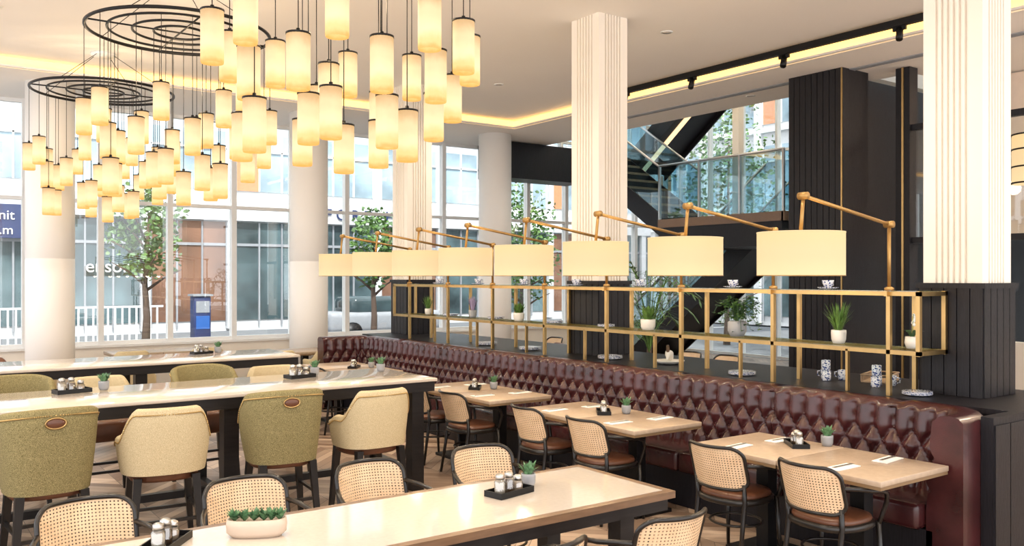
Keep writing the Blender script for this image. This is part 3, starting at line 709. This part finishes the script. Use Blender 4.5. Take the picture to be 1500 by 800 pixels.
# ------------------------------------------------------------ outside
b=MB(); b.box(-40,80,16.2,21,-.15,-.1,PAVE); b.box(-40,80,21,28,-.2,-.16,ROAD); b.box(-40,80,28,33,-.15,-.1,PAVE); b.box(17.2,60,-30,16.2,-.15,-.1,PAVE)
b.box(-40,80,24.4,24.5,-.16,-.155,WHITE); b.make('street')
def facade(name,L,loc,rz):
    b=MB(); b.box(0,L,0,1,-.1,24,FAB)
    x=.3; i=0
    while x<L-3:
        b.box(x,x+2.7,-.05,0,.3,4.0,SHOP if i%3 else SHOPB)
        for k in range(4): b.box(x+k*.9-.03,x+k*.9+.03,-.12,-.05,.1,4.0,GREY)
        b.box(x,x+2.7,-.1,-.05,3.1,3.2,GREY); b.box(x-.35,x-.05,-.25,0,0,24,FAB)
        for f in range(6):
            z=5.2+f*3.1; b.box(x,x+2.7,-.05,0,z,z+2.2,OFFG)
            for k in range(4): b.box(x+k*.9-.03,x+k*.9+.03,-.12,-.05,z,z+2.2,WHITE)
            b.box(x,x+2.7,-.12,-.05,z+1.5,z+1.56,WHITE)
            if (i*2+f)%5==0: b.box(x+.03,x+.87,-.11,-.05,z,z+2.2,TERR)
            b.box(x-.05,x+2.75,-.2,0,z-.35,z-.15,WHITE)
        x+=3.05;i+=1
    b.box(0,L,-.3,0,4.05,4.85,FAB)
    return b.make(name,loc,rz)
facade('office_building',70,(-20,33,0),0); facade('office_building',50,(30,30,0),-pi/2)
def text(name,s_,loc,size,m):
    c=bpy.data.curves.new(name,'FONT'); c.body=s_; c.size=size; c.extrude=.02; c.materials.append(m)
    o=bpy.data.objects.new(name,c); bpy.context.collection.objects.link(o); o.location=loc; o.rotation_euler=(pi/2,0,0); return o
text('facade_lettering','F O R D   H',(14.3,32.66,4.22),.62,NAVY)
text('shop_lettering','ensor',(5.6,32.85,2.1),.62,PAPER)
b=MB(); b.box(-2.5,3.9,32.5,32.6,3.2,4.3,NAVY); b.make('retail_sign')
text('retail_sign_text','Retail Unit',(1.55,32.48,3.8),.44,PAPER); text('retail_sign_text','5,812 Sq.m',(1.55,32.48,3.32),.42,PAPER)
def tree(loc,h0,h1,R,n,seed):
    random.seed(seed); b=MB(); b.tube([(0,0,0),(.05,.03,h0*.6),(0,0,h0),(.1,0,h1*.8)],[.11,.08,.06,.03],BARK,8)
    for i in range(9):
        a=i*2.4; z=h0*.9+(h1-h0)*.6*i/9; b.tube([(0,0,z),(R*.4*math.cos(a),R*.4*math.sin(a),z+.3),(R*.8*math.cos(a),R*.8*math.sin(a),z+.5)],[.04,.025,.01],BARK,5)
    for i in range(n):
        a=random.uniform(0,2*pi); u=random.uniform(-1,1); r=random.uniform(.3,1)**.6; w=math.sqrt(1-u*u)
        wob=.75+.25*math.sin(3*a+5*u)
        p=Vector((R*r*w*math.cos(a)*wob,R*r*w*math.sin(a)*wob,(h0+h1)/2+(h1-h0)/2*u*r)); d=Vector((random.uniform(-1,1),random.uniform(-1,1),random.uniform(-.6,.4)))*.14
        b.blade(p,p+d,.10,LEAFT if i%2 else LEAF,.01,random.uniform(0,3))
    return b.make('street_tree',loc)
tree((4.7,20.5,-.1),1.9,4.3,1.0,1200,3); tree((10.3,20.5,-.1),1.7,3.9,.9,1000,4); tree((19.8,12.5,-.1),1.2,7.5,2.0,2500,5); tree((20.5,17.5,-.1),1.2,7.5,2.0,2500,6); tree((20,5,-.1),1.5,6,1.8,2500,8); tree((15.8,21.5,-.155),1.2,5.0,1.4,1800,9)
random.seed(5)
b=MB(); b.rbox(-.25,.25,-.25,.25,0,1.5,NAVY,.04,2); b.box(-.2,.2,-.265,-.245,.5,.9,BLUE); b.box(-.2,.2,-.265,-.245,1.0,1.35,GREY); b.box(-.3,.3,-.3,.3,1.5,1.56,GREY); b.make('street_kiosk',(7.9,27.4,-.155))
b=MB(); 
for i in range(60): b.box(-6+i*.2,-5.95+i*.2,-.02,.02,0,1.1,WHITE)
b.box(-6,6,-.03,.03,1.1,1.16,WHITE); b.make('street_railing',(1,28.2,-.095))
b=MB()
b.rbox(-2.1,2.1,-.85,.85,.3,.95,GREY,.15,3); b.rbox(-1.3,1.2,-.75,.75,.85,1.45,SHOP,.2,3)
for x in (-1.35,1.35):
    for y in (-.85,.85): b.tube([(x,y-.1,.32),(x,y+.1,.32)],.32,BLACK,20)
b.make('parked_car',(13.5,26.5,-.155))

# ------------------------------------------------------------ lights
def fill_downlight(x,y,z,e,ang=2.4):  # fill spot, added to raise the interior brightness
    l=bpy.data.lights.new('fill_downlight','SPOT'); l.energy=e; l.spot_size=ang; l.spot_blend=.8; l.color=(1,.87,.70); l.shadow_soft_size=.06
    o=bpy.data.objects.new('fill_downlight_lamp',l); bpy.context.collection.objects.link(o); o.location=(x,y,z)
rim=MB(); rim.lathe([(.05,0),(.075,0),(.075,-.008),(.05,-.008)],(0,0,0),WHITE,24,cap=False)
ro=rim.make('fill_downlight'); pos=[]  # trim rings modelled to go with the added fill spots
for x in (-1.5,1.0,4.6,7.8):
    for y in (.5,4.0,7.6,11.2): pos.append((x,y,4.95)); fill_downlight(x,y,4.93,245)
for y in (1,4,9,12.5): pos.append((11.1,y,4.80)); fill_downlight(11.1,y,4.78,120)
place(ro,'fill_downlight',pos)
for p in ((12.4,3,4.6),(12.4,.5,4.6),(14.5,13,7.6),(13,10.5,7.6)):  # bare fill points added to brighten side room and stairwell, no fixtures
    l=bpy.data.lights.new('room_fill','POINT'); l.energy=140; l.color=(1,.85,.66); l.shadow_soft_size=.15
    o=bpy.data.objects.new('fill_point',l); bpy.context.collection.objects.link(o); o.location=p
sun=bpy.data.lights.new('sun','SUN'); sun.energy=5.0; sun.angle=.02; sun.color=(1,.98,.95)
so=bpy.data.objects.new('sun',sun); bpy.context.collection.objects.link(so); so.rotation_euler=Vector((.25,1,-1.25)).to_track_quat('-Z','Y').to_euler()
w=bpy.data.worlds.new('sky'); bpy.context.scene.world=w; w.use_nodes=True
bg=w.node_tree.nodes['Background']; bg.inputs[0].default_value=(.98,.98,1,1); bg.inputs[1].default_value=2.7

# ------------------------------------------------------------ camera
cam=bpy.data.cameras.new('camera'); cam.lens=36*1280/1500; cam.sensor_width=36; cam.shift_y=5/1500; cam.clip_end=300
co=bpy.data.objects.new('camera',cam); bpy.context.collection.objects.link(co); co.location=(0,0,1.95); co.rotation_euler=(pi/2,0,-th)
bpy.context.scene.camera=co
sc=bpy.context.scene
sc.view_settings.view_transform='Standard'; sc.view_settings.exposure=0.08
